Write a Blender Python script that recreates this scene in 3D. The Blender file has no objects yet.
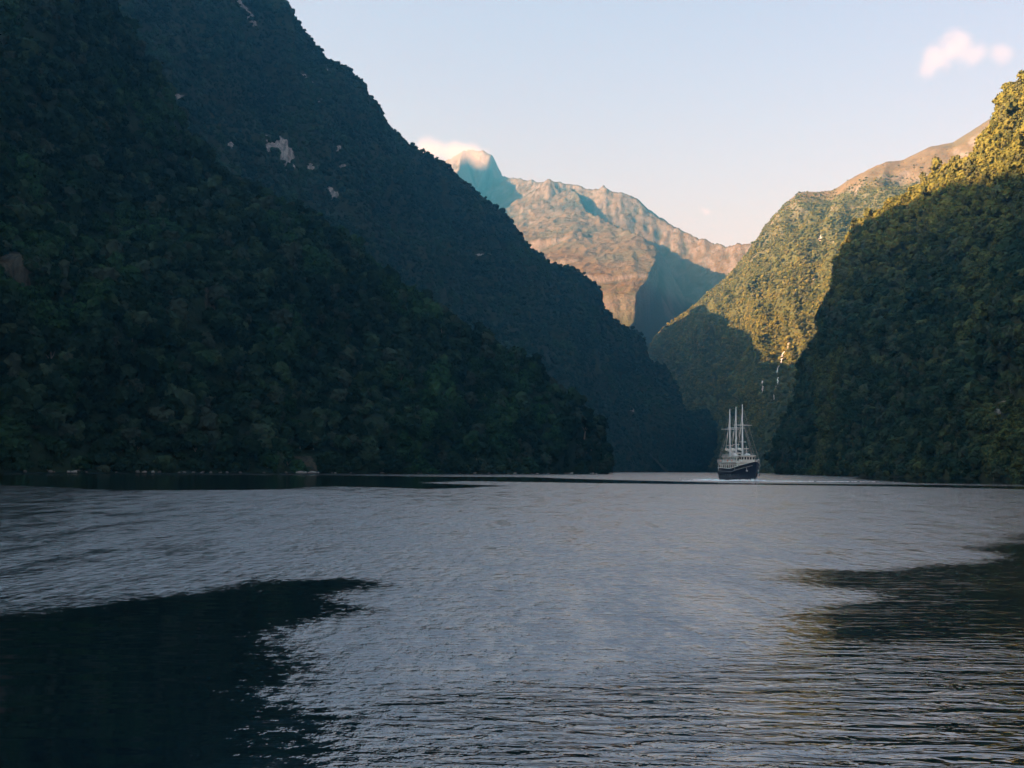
import bpy, bmesh, math, random
import numpy as np
from mathutils import Vector, Matrix

C = bpy.context
SC = C.scene
COL = SC.collection
R = math.radians

# ------------------------------------------------------------------ camera, sky, sun, exposure
F = 1200.0                                    # focal length in pixels of the 1024 x 768 frame
CAM_H = 3.8
PITCH = math.atan((468.85 - 384.0) / F)
ROLL = 0.0085
cam_d = bpy.data.cameras.new('camera')
cam_d.sensor_width = 36.0
cam_d.lens = 36.0 * F / 1024.0
cam_d.clip_start = 0.5
cam_d.clip_end = 60000.0
cam = bpy.data.objects.new('camera', cam_d)
COL.objects.link(cam)
_f = np.array([0, math.cos(PITCH), math.sin(PITCH)])
_r0 = np.array([1.0, 0, 0])
_u0 = np.cross(_r0, _f)
_r = _r0 * math.cos(ROLL) + _u0 * math.sin(ROLL)
_u = -_r0 * math.sin(ROLL) + _u0 * math.cos(ROLL)
cam.matrix_world = Matrix(((_r[0], _u[0], -_f[0], 0), (_r[1], _u[1], -_f[1], 0), (_r[2], _u[2], -_f[2], CAM_H), (0, 0, 0, 1)))
SC.camera = cam

SUN_EL, SUN_BACK = 21.5, 13.0                 # degrees above the horizon, degrees behind the camera's left
sun_dir = np.array([-math.cos(R(SUN_EL)) * math.cos(R(SUN_BACK)), -math.cos(R(SUN_EL)) * math.sin(R(SUN_BACK)), math.sin(R(SUN_EL))])
world = bpy.data.worlds.new('World')
SC.world = world
world.use_nodes = True
wt = world.node_tree
sky = wt.nodes.new('ShaderNodeTexSky')
sky.sky_type = 'NISHITA'
sky.sun_disc = False
sky.sun_elevation = R(SUN_EL)
sky.sun_rotation = math.atan2(sun_dir[0], sun_dir[1])
sky.air_density = 1.0
sky.dust_density = 3.0
sky.ozone_density = 1.0
hsv = wt.nodes.new('ShaderNodeHueSaturation')
hsv.inputs['Saturation'].default_value = 0.7
wt.links.new(sky.outputs[0], hsv.inputs['Color'])
tint = wt.nodes.new('ShaderNodeMix')
tint.data_type = 'RGBA'
tint.blend_type = 'MULTIPLY'
tint.inputs['Factor'].default_value = 1.0
tint.inputs[7].default_value = (0.92, 0.85, 0.96, 1)
wt.links.new(hsv.outputs[0], tint.inputs[6])
co = wt.nodes.new('ShaderNodeTexCoord')
sep = wt.nodes.new('ShaderNodeSeparateXYZ')
wt.links.new(co.outputs['Generated'], sep.inputs[0])
low = wt.nodes.new('ShaderNodeMapRange')
low.interpolation_type = 'SMOOTHSTEP'
for k_, v_ in enumerate((0.0, 0.42, 1.0, 0.0)): low.inputs[k_ + 1].default_value = v_
wt.links.new(sep.outputs[2], low.inputs[0])
pale = wt.nodes.new('ShaderNodeMix')                 # the sky pales towards the horizon
pale.data_type = 'RGBA'
pale.blend_type = 'MULTIPLY'
pale.inputs[7].default_value = (1.30, 1.25, 1.17, 1)
wt.links.new(low.outputs[0], pale.inputs['Factor'])
wt.links.new(tint.outputs[2], pale.inputs[6])
wt.links.new(pale.outputs[2], wt.nodes['Background'].inputs['Color'])
wt.nodes['Background'].inputs['Strength'].default_value = 0.06

sun_d = bpy.data.lights.new('sun', 'SUN')
sun_d.energy = 5.0
sun_d.angle = R(0.5)
sun_d.color = (1.0, 0.80, 0.56)
sun = bpy.data.objects.new('sun', sun_d)
COL.objects.link(sun)
sun.rotation_euler = Vector(sun_dir.tolist()).to_track_quat('Z', 'Y').to_euler()

SC.view_settings.view_transform = 'Standard'
SC.view_settings.look = 'None'
SC.view_settings.exposure = 2.55
SC.view_settings.gamma = 1.0
SC.view_settings.use_curve_mapping = False
SC.render.engine = 'CYCLES'
cy = SC.cycles
cy.use_denoising = True
cy.max_bounces = 5
cy.diffuse_bounces = 2
cy.glossy_bounces = 3
cy.transmission_bounces = 2
cy.volume_bounces = 0
cy.transparent_max_bounces = 6
cy.sample_clamp_indirect = 6.0

HAZE_DENSITY = 1.15e-4

# ------------------------------------------------------------------ helpers
rng = np.random.default_rng(7)

def ray(px, py):
    d = _r * ((px - 512.0) / F) - _u * ((py - 384.0) / F) + _f
    return d / d[1]

def P(px, py, d):                              # the point seen at a pixel, d metres ahead
    return np.array([0, 0, CAM_H]) + ray(px, py) * d

def G(px, d):                                  # a point on the waterline
    x = ray(px, 469 + 0.0085 * (px - 512))[0] * d
    return np.array([x, d, 0.0])

def project(p):
    q = p - np.array([0, 0, CAM_H])
    z = q @ _f
    z = np.where(z < 1, 1, z)
    return 512 + F * (q @ _r) / z, 384 - F * (q @ _u) / z

def _hash(i, j, k):
    h = (i * 374761393 + j * 668265263 + k * 2147483647 + 1013904223) & 0xFFFFFFFF
    h = ((h ^ (h >> 13)) * 1274126177) & 0xFFFFFFFF
    h = ((h ^ (h >> 16)) * 2246822519) & 0xFFFFFFFF
    return ((h ^ (h >> 15)) & 0xFFFF) / 32767.5 - 1.0

def noise3(p):
    i = np.floor(p).astype(np.int64)
    f = p - i
    f = f * f * f * (f * (f * 6 - 15) + 10)
    out = 0
    for a in (0, 1):
        wx = f[..., 0] if a else 1 - f[..., 0]
        for b in (0, 1):
            wy = f[..., 1] if b else 1 - f[..., 1]
            for c in (0, 1):
                wz = f[..., 2] if c else 1 - f[..., 2]
                out = out + wx * wy * wz * _hash(i[..., 0] + a, i[..., 1] + b, i[..., 2] + c)
    return out

def fbm(p, octaves=4, gain=0.5, lac=2.03):
    a, s, t = 1.0, 0, 0
    for o in range(octaves):
        s = s + a * noise3(p + 17.3 * o)
        t += a
        a *= gain
        p = p * lac
    return s / t

def ridged(p, octaves=4, gain=0.5):
    a, s, t = 1.0, 0, 0
    for o in range(octaves):
        s = s + a * (1 - np.abs(noise3(p + 31.7 * o)) * 2)
        t += a
        a *= gain
        p = p * 2.07
    return s / t

def smooth(a, b, x):
    t = np.clip((x - a) / (b - a), 0, 1)
    return t * t * (3 - 2 * t)

def grid_object(name, pts, mat, attrs=None, shade=True):
    nu, nv = pts.shape[:2]
    idx = np.arange(nu * nv).reshape(nu, nv)
    q = np.stack([idx[:-1, :-1], idx[1:, :-1], idx[1:, 1:], idx[:-1, 1:]], -1).reshape(-1, 4)
    me = bpy.data.meshes.new(name)
    me.vertices.add(nu * nv)
    me.vertices.foreach_set('co', pts.reshape(-1).astype(np.float32))
    me.loops.add(q.size)
    me.loops.foreach_set('vertex_index', q.reshape(-1).astype(np.int32))
    me.polygons.add(len(q))
    me.polygons.foreach_set('loop_start', (np.arange(len(q)) * 4).astype(np.int32))
    me.polygons.foreach_set('loop_total', np.full(len(q), 4, np.int32))
    if shade:
        me.polygons.foreach_set('use_smooth', np.ones(len(q), bool))
    me.update(calc_edges=True)
    for k, v in (attrs or {}).items():
        at = me.attributes.new(k, 'FLOAT', 'POINT')
        at.data.foreach_set('value', v.reshape(-1).astype(np.float32))
    me.materials.append(mat)
    o = bpy.data.objects.new(name, me)
    COL.objects.link(o)
    return o

def quads_mesh(name, verts, quads, mat, smooth_=False):
    me = bpy.data.meshes.new(name)
    me.from_pydata([tuple(v) for v in verts], [], [tuple(q) for q in quads])
    if smooth_:
        for p in me.polygons:
            p.use_smooth = True
    me.materials.append(mat)
    return me

def tag(o, label=None, cat=None, group=None, kind=None):
    if label: o['label'] = label
    if cat: o['category'] = cat
    if group: o['group'] = group
    if kind: o['kind'] = kind
    return o

# ------------------------------------------------------------------ materials
class NT:
    def __init__(self, name):
        self.m = bpy.data.materials.new(name)
        self.m.use_nodes = True
        self.t = self.m.node_tree
        self.t.nodes.clear()
        self.out = self.n('ShaderNodeOutputMaterial')
    def n(self, kind, **kw):
        o = self.t.nodes.new(kind)
        for k, v in kw.items():
            setattr(o, k, v)
        return o
    def set(self, sock, v):
        if isinstance(v, bpy.types.NodeSocket):
            self.t.links.new(v, sock)
        elif isinstance(v, (tuple, list)) and len(v) == 3 and sock.type == 'RGBA':
            sock.default_value = (*v, 1)
        else:
            sock.default_value = v
    def math(self, op, a, b=0.0, c=None, clamp=False):
        o = self.n('ShaderNodeMath', operation=op, use_clamp=clamp)
        self.set(o.inputs[0], a); self.set(o.inputs[1], b)
        if c is not None: self.set(o.inputs[2], c)
        return o.outputs[0]
    def ramp(self, v, a, b, lo=0.0, hi=1.0):
        o = self.n('ShaderNodeMapRange', clamp=True, interpolation_type='SMOOTHSTEP')
        self.set(o.inputs[0], v)
        for i, q in enumerate((a, b, lo, hi)): self.set(o.inputs[i + 1], q)
        return o.outputs[0]
    def mix(self, f, a, b):
        o = self.n('ShaderNodeMix', data_type='RGBA')
        self.set(o.inputs['Factor'], f); self.set(o.inputs[6], a); self.set(o.inputs[7], b)
        return o.outputs[2]
    def pos(self):
        return self.n('ShaderNodeNewGeometry').outputs['Position']
    def mapped(self, vec, scale):
        o = self.n('ShaderNodeMapping')
        self.set(o.inputs[0], vec); o.inputs['Scale'].default_value = scale
        return o.outputs[0]
    def noise(self, vec, scale, detail=4, rough=0.5):
        o = self.n('ShaderNodeTexNoise')
        self.set(o.inputs['Vector'], vec); o.inputs['Scale'].default_value = scale
        o.inputs['Detail'].default_value = detail; o.inputs['Roughness'].default_value = rough
        return o.outputs[0]
    def attr(self, name):
        return self.n('ShaderNodeAttribute', attribute_name=name).outputs['Fac']
    def surface(self, s):
        self.t.links.new(s, self.out.inputs['Surface'])
        return self.m

def plain(name, color, rough=0.6, metal=0.0, var=0.12, scale=0.8):
    b = NT(name)
    p = b.n('ShaderNodeBsdfPrincipled')
    n = b.noise(b.n('ShaderNodeTexCoord').outputs['Object'], scale, 5, 0.6)
    c = b.mix(n, tuple(x * (1 - var) for x in color), tuple(min(1, x * (1 + var)) for x in color))
    b.set(p.inputs['Base Color'], c)
    b.set(p.inputs['Roughness'], rough)
    b.set(p.inputs['Metallic'], metal)
    return b.surface(p.outputs[0])

def foliage(name, dark, mid, light, yellow, crest=None):
    b = NT(name)
    pos = b.pos()
    rnd = b.n('ShaderNodeObjectInfo').outputs['Random']
    big = b.noise(pos, 0.011, 3, 0.55)
    med = b.noise(pos, 0.05, 2, 0.5)
    fine = b.noise(pos, 0.55, 2, 0.5)
    c = b.mix(b.ramp(rnd, 0.0, 1.0), dark, mid)
    c = b.mix(b.math('MULTIPLY', b.ramp(med, 0.48, 0.68), b.ramp(rnd, 0.2, 0.9)), c, light)
    c = b.mix(b.math('MULTIPLY', b.ramp(big, 0.5, 0.66), b.math('MULTIPLY', b.ramp(fine, 0.3, 0.7), 0.8)), c, yellow)
    if crest:                                   # golden sunlight of the cliff top, painted into the leaf colour by height
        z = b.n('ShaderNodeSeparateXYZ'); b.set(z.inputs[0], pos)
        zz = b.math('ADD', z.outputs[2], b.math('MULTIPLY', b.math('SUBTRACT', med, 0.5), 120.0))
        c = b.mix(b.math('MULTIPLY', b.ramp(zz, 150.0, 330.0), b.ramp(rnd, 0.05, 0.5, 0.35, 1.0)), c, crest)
    grey = b.math('MULTIPLY', b.ramp(rnd, 0.86, 0.92), 0.55)
    c = b.mix(grey, c, (0.045, 0.055, 0.046))
    d = b.n('ShaderNodeBsdfDiffuse'); b.set(d.inputs['Color'], c)
    t = b.n('ShaderNodeBsdfTranslucent'); b.set(t.inputs['Color'], c)
    ms = b.n('ShaderNodeMixShader'); ms.inputs[0].default_value = 0.25
    b.t.links.new(d.outputs[0], ms.inputs[1]); b.t.links.new(t.outputs[0], ms.inputs[2])
    return b.surface(ms.outputs[0])

M = {}
M['leaves'] = foliage('beech_leaves', (0.012, 0.026, 0.018), (0.024, 0.046, 0.029), (0.055, 0.085, 0.055), (0.040, 0.085, 0.034))
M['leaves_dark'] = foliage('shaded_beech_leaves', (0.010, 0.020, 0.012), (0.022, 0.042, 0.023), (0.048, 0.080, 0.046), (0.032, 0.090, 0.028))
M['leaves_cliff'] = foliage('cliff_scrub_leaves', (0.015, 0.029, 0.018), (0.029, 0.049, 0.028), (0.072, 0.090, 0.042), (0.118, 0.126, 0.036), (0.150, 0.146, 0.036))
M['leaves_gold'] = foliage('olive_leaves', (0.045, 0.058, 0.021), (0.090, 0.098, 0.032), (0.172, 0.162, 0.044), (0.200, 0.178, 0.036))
M['bark'] = plain('bark', (0.16, 0.14, 0.115), 0.9, 0, 0.3, 2.0)

def terrain_mat(name, floor, floor2, alpine=None, treeline=850.0, rockcol=(0.29, 0.29, 0.285), bump=3.0):
    b = NT(name)
    pos = b.pos()
    n1 = b.noise(pos, 0.02, 5, 0.6)
    n2 = b.noise(pos, 0.12, 5, 0.65)
    n3 = b.noise(pos, 0.0045, 4, 0.55)
    c = b.mix(b.ramp(n2, 0.3, 0.7), floor, floor2)
    h = b.math('MULTIPLY', n2, 1.0)
    if alpine:
        z = b.n('ShaderNodeSeparateXYZ'); b.set(z.inputs[0], pos)
        up = b.n('ShaderNodeSeparateXYZ'); b.set(up.inputs[0], b.n('ShaderNodeNewGeometry').outputs['Normal'])
        zz = b.math('ADD', z.outputs[2], b.math('MULTIPLY', b.math('SUBTRACT', n3, 0.5), 420.0))
        zz = b.math('ADD', zz, b.math('MULTIPLY', b.math('SUBTRACT', n1, 0.5), 260.0))
        a = b.ramp(zz, treeline - 60, treeline + 60)
        tus = b.mix(b.ramp(n1, 0.35, 0.65), alpine[0], alpine[1])
        tus = b.mix(b.math('MULTIPLY', b.ramp(n2, 0.52, 0.68), 0.7), tus, alpine[2])
        tus = b.mix(b.ramp(n3, 0.5, 0.66), tus, alpine[3])
        c = b.mix(a, c, tus)
        # bare rock where it is steep
        st = b.math('ADD', up.outputs[2], b.math('MULTIPLY', b.math('SUBTRACT', n1, 0.5), 0.5))
        rk = b.math('MULTIPLY', b.ramp(st, 0.74, 0.58), b.ramp(zz, treeline - 250, treeline + 100))
        c = b.mix(b.math('MULTIPLY', rk, 0.75), c, b.mix(b.ramp(n2, 0.35, 0.65), (0.060, 0.058, 0.056), (0.14, 0.125, 0.11)))
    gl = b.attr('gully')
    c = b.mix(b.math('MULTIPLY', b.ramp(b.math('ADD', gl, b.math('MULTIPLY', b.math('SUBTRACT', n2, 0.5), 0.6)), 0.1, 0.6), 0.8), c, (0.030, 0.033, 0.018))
    rock = b.attr('rock')
    streak = b.noise(b.mapped(pos, (0.25, 0.25, 0.03)), 1.0, 4, 0.65)
    rc = b.mix(b.ramp(streak, 0.35, 0.62), tuple(x * 0.35 for x in rockcol), rockcol)
    c = b.mix(b.ramp(b.math('ADD', rock, b.math('MULTIPLY', b.math('SUBTRACT', n2, 0.5), 1.1)), 0.45, 0.62), c, rc)
    p = b.n('ShaderNodeBsdfPrincipled')
    b.set(p.inputs['Base Color'], c)
    b.set(p.inputs['Roughness'], 0.95)
    b.set(p.inputs['Specular IOR Level'], 0.1)
    bp = b.n('ShaderNodeBump')
    bp.inputs['Strength'].default_value = 1.0
    bp.inputs['Distance'].default_value = bump
    b.set(bp.inputs['Height'], b.math('ADD', b.math('MULTIPLY', n1, 2.0), h))
    b.t.links.new(bp.outputs[0], p.inputs['Normal'])
    return b.surface(p.outputs[0])

M['slope'] = terrain_mat('forest_floor', (0.014, 0.018, 0.010), (0.032, 0.040, 0.018))
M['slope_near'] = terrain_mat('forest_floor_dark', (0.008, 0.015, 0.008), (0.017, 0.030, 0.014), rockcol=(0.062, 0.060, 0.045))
M['slope_cliff'] = terrain_mat('cliff_floor', (0.014, 0.018, 0.010), (0.032, 0.038, 0.018), rockcol=(0.17, 0.165, 0.155))
M['slope_high'] = terrain_mat('forest_floor_and_tussock', (0.03, 0.038, 0.014), (0.06, 0.065, 0.022),
                              ((0.070, 0.055, 0.032), (0.098, 0.077, 0.046), (0.044, 0.044, 0.022), (0.064, 0.056, 0.031)), 800.0)
M['far'] = terrain_mat('tussock_and_rock', (0.030, 0.037, 0.016), (0.062, 0.062, 0.028),
                       ((0.048, 0.037, 0.019), (0.072, 0.054, 0.028), (0.028, 0.030, 0.016), (0.050, 0.045, 0.025)), 690.0, bump=6.0)

# ------------------------------------------------------------------ hills
def resample(a, n):
    a = np.asarray(a, float)
    seg = np.linalg.norm(np.diff(a, axis=0), axis=1)
    s = np.concatenate([[0], np.cumsum(seg)])
    t = np.linspace(0, s[-1], n)
    return np.stack([np.interp(t, s, a[:, k]) for k in range(a.shape[1])], 1)

def hill(name, stations, nu, nv, nb, mat, prof=1.0, amp=20.0, gully=18.0, back=500.0, back_drop=1.0, seed=0.0, crest_amp=0.25,
         rocks=(), small=5.0, back_pow=1.3, scar=1.0):
    """A mountainside lofted from the waterline to its crest and down again behind."""
    st = np.array([np.concatenate([r, b]) for r, b in stations])
    st = resample(st, nu)
    ridge, base = st[:, :3], st[:, 3:]
    v = np.linspace(0, 1, nv)
    hx = base[:, None, :2] + (ridge - base)[:, None, :2] * v[None, :, None]
    z0 = -6.0
    hz = z0 + (ridge[:, None, 2] - z0) * (v[None, :] ** prof)
    front = np.concatenate([hx, hz[..., None]], -1)
    out = ridge[:, :2] - base[:, :2]
    ln = np.linalg.norm(out, axis=1, keepdims=True)
    # smooth the direction along the crest
    d = out / np.maximum(ln, 1e-3)
    k = np.ones(15) / 15
    d = np.stack([np.convolve(np.pad(d[:, i], 7, 'edge'), k, 'valid') for i in (0, 1)], 1)
    w = np.linspace(0, 1, nb + 1)[1:]
    bk = np.minimum(back, np.maximum(ridge[:, 2], 0) * 1.0 + 12)
    bx = ridge[:, None, :2] + d[:, None, :] * (bk[:, None] * w[None, :])[..., None]
    bz = ridge[:, None, 2] - (ridge[:, None, 2] - z0) * back_drop * (w ** back_pow)[None, :]
    pts = np.concatenate([front, np.concatenate([bx, bz[..., None]], -1)], 1)
    full_v = np.concatenate([v, 1 + w])
    du = np.gradient(pts, axis=0)
    dv = np.gradient(pts, axis=1)
    nrm = np.cross(du, dv)
    nrm /= np.maximum(np.linalg.norm(nrm, axis=2, keepdims=True), 1e-6)
    if nrm[nu // 2, nv // 2, 2] < 0:
        nrm = -nrm
    s = np.concatenate([[0], np.cumsum(np.linalg.norm(np.diff((ridge + base) / 2, axis=0), axis=1))])
    S = np.repeat(s[:, None], pts.shape[1], 1)
    V = np.repeat(full_v[None, :], nu, 0)
    H = np.linalg.norm(ridge - base, axis=1)[:, None]
    win = np.where(V < 1, smooth(0, 0.18, V) * (crest_amp + (1 - crest_amp) * smooth(1.0, 0.8, V)), crest_amp + (1 - crest_amp) * smooth(1.0, 1.3, V))
    n = amp * fbm(pts / 160.0 + seed, 4)
    g = gully * (ridged(np.stack([S / 95.0 + 0.35 * fbm(pts / 120.0 + 5, 2), V * H / 420.0, np.full_like(S, seed)], -1), 3) - 0.25)
    n = n + g * np.where(V < 1, 1, 0.4) + small * fbm(pts / 28.0 + seed + 9, 3)
    pts = pts + nrm * (n * win)[..., None]
    tiny = 1.5 * fbm(pts / 14.0 + seed, 2)
    pts[..., 2] += tiny * (V > 0.04)
    rock = np.zeros(pts.shape[:2])
    px, py = project(pts.reshape(-1, 3))
    for ((cx, cy), rad, asp) in rocks:           # a bare scar on the slope: centre, radius, height over width
        dd = (px - cx) ** 2 + (py - cy) ** 2 + np.where(V.ravel() < 0.98, 0, 1e6)
        q = pts - pts.reshape(-1, 3)[np.argmin(dd)]
        rad_ = rad * scar
        qr = np.sqrt(q[..., 0] ** 2 + q[..., 1] ** 2 + (q[..., 2] / asp) ** 2) / rad_
        rock = np.maximum(rock, smooth(1.25, 0.55, qr + 1.2 * fbm(pts / (rad_ * np.array([0.45, 0.45, 1.8])) + 3, 3)))
    o = grid_object(name, pts, mat, {'rock': rock})
    tag(o, kind='structure')
    return o, pts, rock, V

# near left spur
L = [
    (P(611, 469, 1066), G(609, 1056)), (P(610, 456, 1072), G(600, 1040)), (P(602, 440, 1078), G(585, 1020)),
    (P(590, 420, 1080), G(560, 990)), (P(565, 399, 1080), G(528, 955)), (P(545, 382, 1078), G(500, 925)),
    (P(520, 362, 1075), G(465, 890)), (P(490, 350, 1070), G(425, 850)), (P(460, 335, 1065), G(385, 815)),
    (P(427, 308, 1060), G(345, 785)), (P(395, 286, 1055), G(300, 752)), (P(365, 262, 1050), G(255, 725)),
    (P(335, 238, 1045), G(210, 700)), (P(312, 220, 1040), G(165, 678)), (P(288, 208, 1035), G(125, 660)),
    (P(260, 196, 1030), G(85, 640)), (P(232, 184, 1025), G(45, 622)), (P(206, 154, 1020), G(5, 602)),
    (P(184, 138, 1020), G(-30, 585)), (P(176, 108, 1020), G(-70, 565)), (P(160, 82, 1020), G(-110, 545)),
    (P(138, 50, 1020), G(-160, 525)), (P(106, 2, 1020), G(-220, 500)), (P(70, -50, 1010), G(-300, 470)),
    (P(0, -130, 1000), G(-420, 430)), (np.array([-560, 1090, 620.]), np.array([-340, 380, 0.])),
    (np.array([-700, 1142, 735.]), np.array([-365, 330, 0.])), (np.array([-780, 1040, 815.]), np.array([-390, 240, 0.])),
    (np.array([-850, 936, 838.]), np.array([-400, 180, 0.])), (np.array([-950, 640, 795.]), np.array([-430, 60, 0.])),
    (np.array([-980, 0, 840.]), np.array([-470, -250, 0.])), (np.array([-980, -700, 800.]), np.array([-480, -900, 0.]))]
near_rocks = [((18, 255), 14, 1.4), ((215, 305), 9, 1.3), ((310, 462), 9, 0.5)]
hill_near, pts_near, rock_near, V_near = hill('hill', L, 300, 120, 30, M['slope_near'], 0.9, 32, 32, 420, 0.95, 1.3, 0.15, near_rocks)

# right cliff
K = [
    (P(782, 471, 1452), G(780, 1440)), (P(799, 402, 1455), G(783, 1405)), (P(816, 350, 1450), G(788, 1345)),
    (P(834, 297, 1445), G(797, 1280)), (P(840, 255, 1435), G(808, 1210)), (P(850, 236, 1420), G(822, 1140)),
    (P(870, 219, 1400), G(842, 1060)), (P(893, 201, 1380), G(866, 975)), (P(916, 190, 1360), G(890, 910)),
    (P(938, 171, 1335), G(918, 845)), (P(958, 164, 1310), G(945, 790)), (P(976, 155, 1285), G(972, 740)),
    (P(988, 142, 1255), G(996, 700)), (P(995, 130, 1220), G(1018, 668)), (P(1000, 106, 1185), G(1045, 632)),
    (P(1008, 92, 1160), G(1075, 600)), (P(1022, 86, 1130), G(1110, 570)), (P(1060, 40, 1090), G(1170, 530)),
    (P(1140, -40, 1040), G(1290, 470)), (np.array([700, 900, 480.]), np.array([290, 300, 0.])), (np.array([760, 500, 520.]), np.array([330, 0, 0.]))]
cliff_rocks = [((1012, 400), 7, 1.6), ((948, 385), 7, 1.3), ((1000, 415), 5, 3.0)]
hill_cliff, pts_cliff, rock_cliff, V_cliff = hill('hill', K, 220, 130, 30, M['slope_cliff'], 0.93, 22, 25, 500, 0.9, 8.1, 0.15, cliff_rocks)

# second left mountain
def B2(t): return np.array([-420 + 892 * t, 1150 + 1630 * t, 0.0])
S2 = [
    (np.array([-1500, 1300, 1150.]), B2(-.5)), (P(-300, -350, 1750), B2(-.2)), (P(60, -230, 1950), B2(.08)),
    (P(200, -95, 2030), B2(.22)), (P(276, 0, 2100), B2(.32)), (P(290, 15, 2115), B2(.345)), (P(305, 34, 2130), B2(.37)),
    (P(321, 56, 2150), B2(.395)), (P(334, 76, 2170), B2(.415)), (P(346, 94, 2185), B2(.43)), (P(365, 103, 2220), B2(.46)),
    (P(378, 113, 2240), B2(.485)), (P(390, 126, 2255), B2(.505)), (P(405, 139, 2280), B2(.53)), (P(418, 149, 2300), B2(.555)),
    (P(445, 167, 2330), B2(.60)), (P(470, 187, 2360), B2(.645)), (P(496, 207, 2390), B2(.685)), (P(512, 223, 2405), B2(.71)),
    (P(520, 240, 2415), B2(.725)), (P(528, 255, 2430), B2(.74)), (P(545, 263, 2470), B2(.765)), (P(570, 268, 2520), B2(.80)),
    (P(583, 276, 2545), B2(.82)), (P(593, 295, 2560), B2(.84)), (P(605, 309, 2580), B2(.86)), (P(617, 324, 2600), B2(.88)),
    (P(629, 344, 2630), B2(.905)), (P(645, 362, 2670), B2(.93)), (P(662, 384, 2710), B2(.953)), (P(682, 420, 2750), B2(.975)),
    (P(700, 452, 2790), B2(.99)), (P(714, 471, 2800), B2(1.0))]
s2_rocks = [((250, 18), 11, 2.6), ((240, 2), 10, 1.6), ((168, 66), 15, 0.7), ((309, 84), 9, 2.2), ((317, 102), 9, 1.0), ((323, 100), 4, 2.0), ((176, 98), 7, 0.7), ((325, 71), 4, 1.6),
            ((280, 154), 17, 1.1), ((272, 146), 9, 1.5), ((312, 170), 5, 2.6), ((332, 192), 6, 3.0),
            ((341, 150), 4, 1.4), ((344, 168), 4, 1.4), ((234, 145), 5, 3.0), ((478, 254), 4, 0.8), ((491, 254), 4, 0.8), ((632, 408), 4, 2.0), ((374, 176), 3, 1.5)]
hill_second, pts_second, rock_second, V_second = hill('mountain', S2, 420, 220, 40, M['slope'], 0.85, 46, 60, 900, 0.9, 3.7, 0.12, s2_rocks, scar=1.5)

# sunlit mountain on the right
MR = [
    (P(600, 400, 4500), G(690, 3000)), (P(640, 358, 4350), G(697, 2860)), (P(660, 333, 4250), G(702, 2780)), (P(682, 314, 4150), G(708, 2720)),
    (P(702, 300, 4060), G(714, 2660)), (P(720, 285, 3980), G(722, 2600)), (P(736, 269, 3900), G(730, 2550)),
    (P(751, 250, 3830), G(738, 2510)), (P(766, 226, 3760), G(748, 2470)), (P(784, 206, 3700), G(760, 2420)),
    (P(800, 193, 3660), G(775, 2370)), (P(833, 190, 3620), G(800, 2290)), (P(850, 179, 3600), G(815, 2240)),
    (P(868, 169, 3600), G(835, 2190)), (P(886, 161, 3600), G(860, 2130)), (P(903, 159, 3600), G(890, 2080)),
    (P(930, 147, 3600), G(930, 2020)), (P(953, 143, 3580), G(975, 1960)), (P(968, 133, 3550), G(1010, 1920)),
    (P(994, 116, 3500), G(1060, 1880)), (P(1050, 92, 3430), G(1130, 1830)), (P(1200, 50, 3300), G(1300, 1700)), (P(1600, -40, 3100), G(1700, 1500))]
mr_rocks = [((815, 222), 16, 1.2), ((822, 236), 8, 2.0), ((834, 240), 7, 1.2), ((805, 260), 6, 2.0), ((814, 277), 5, 1.0), ((788, 342), 6, 2.5)]
hill_right, pts_right, rock_right, V_right = hill('mountain', MR, 320, 170, 40, M['slope_high'], 0.78, 45, 34, 900, 0.7, 5.9, 0.12, mr_rocks)

# far massif: ridges with sloping sides, weathered
def tents(X, Y, ridges):
    z = np.full(X.shape, -50.0)
    for pts, sl, sr, *cap in ridges:
        pts = np.asarray(pts)
        best = np.full(X.shape, -1e9)
        near_d = np.full(X.shape, 1e9)
        near_side = np.zeros(X.shape)
        segs = []
        for a, b in zip(pts[:-1], pts[1:]):
            d = b[:2] - a[:2]
            tr = ((X - a[0]) * d[0] + (Y - a[1]) * d[1]) / (d @ d)
            t = np.clip(tr, 0, 1)
            qx, qy = X - (a[0] + t * d[0]), Y - (a[1] + t * d[1])
            dist = np.hypot(qx, qy)
            off = d[0] * (Y - a[1]) - d[1] * (X - a[0])
            closer = dist < near_d - 1e-6
            near_side = np.where(closer, off, near_side)
            near_d = np.where(closer, dist, near_d)
            segs.append((a, b, tr, t, dist))
        slope = np.where(near_side > 0, sl, sr)
        for a, b, tr, t, dist in segs:
            k = np.where(tr > 1, cap[0], slope) if cap else slope
            best = np.maximum(best, a[2] + t * (b[2] - a[2]) - dist * k - 0.9 * np.maximum(dist - 700, 0))
        z = np.maximum(z, best)
    return z

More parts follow.
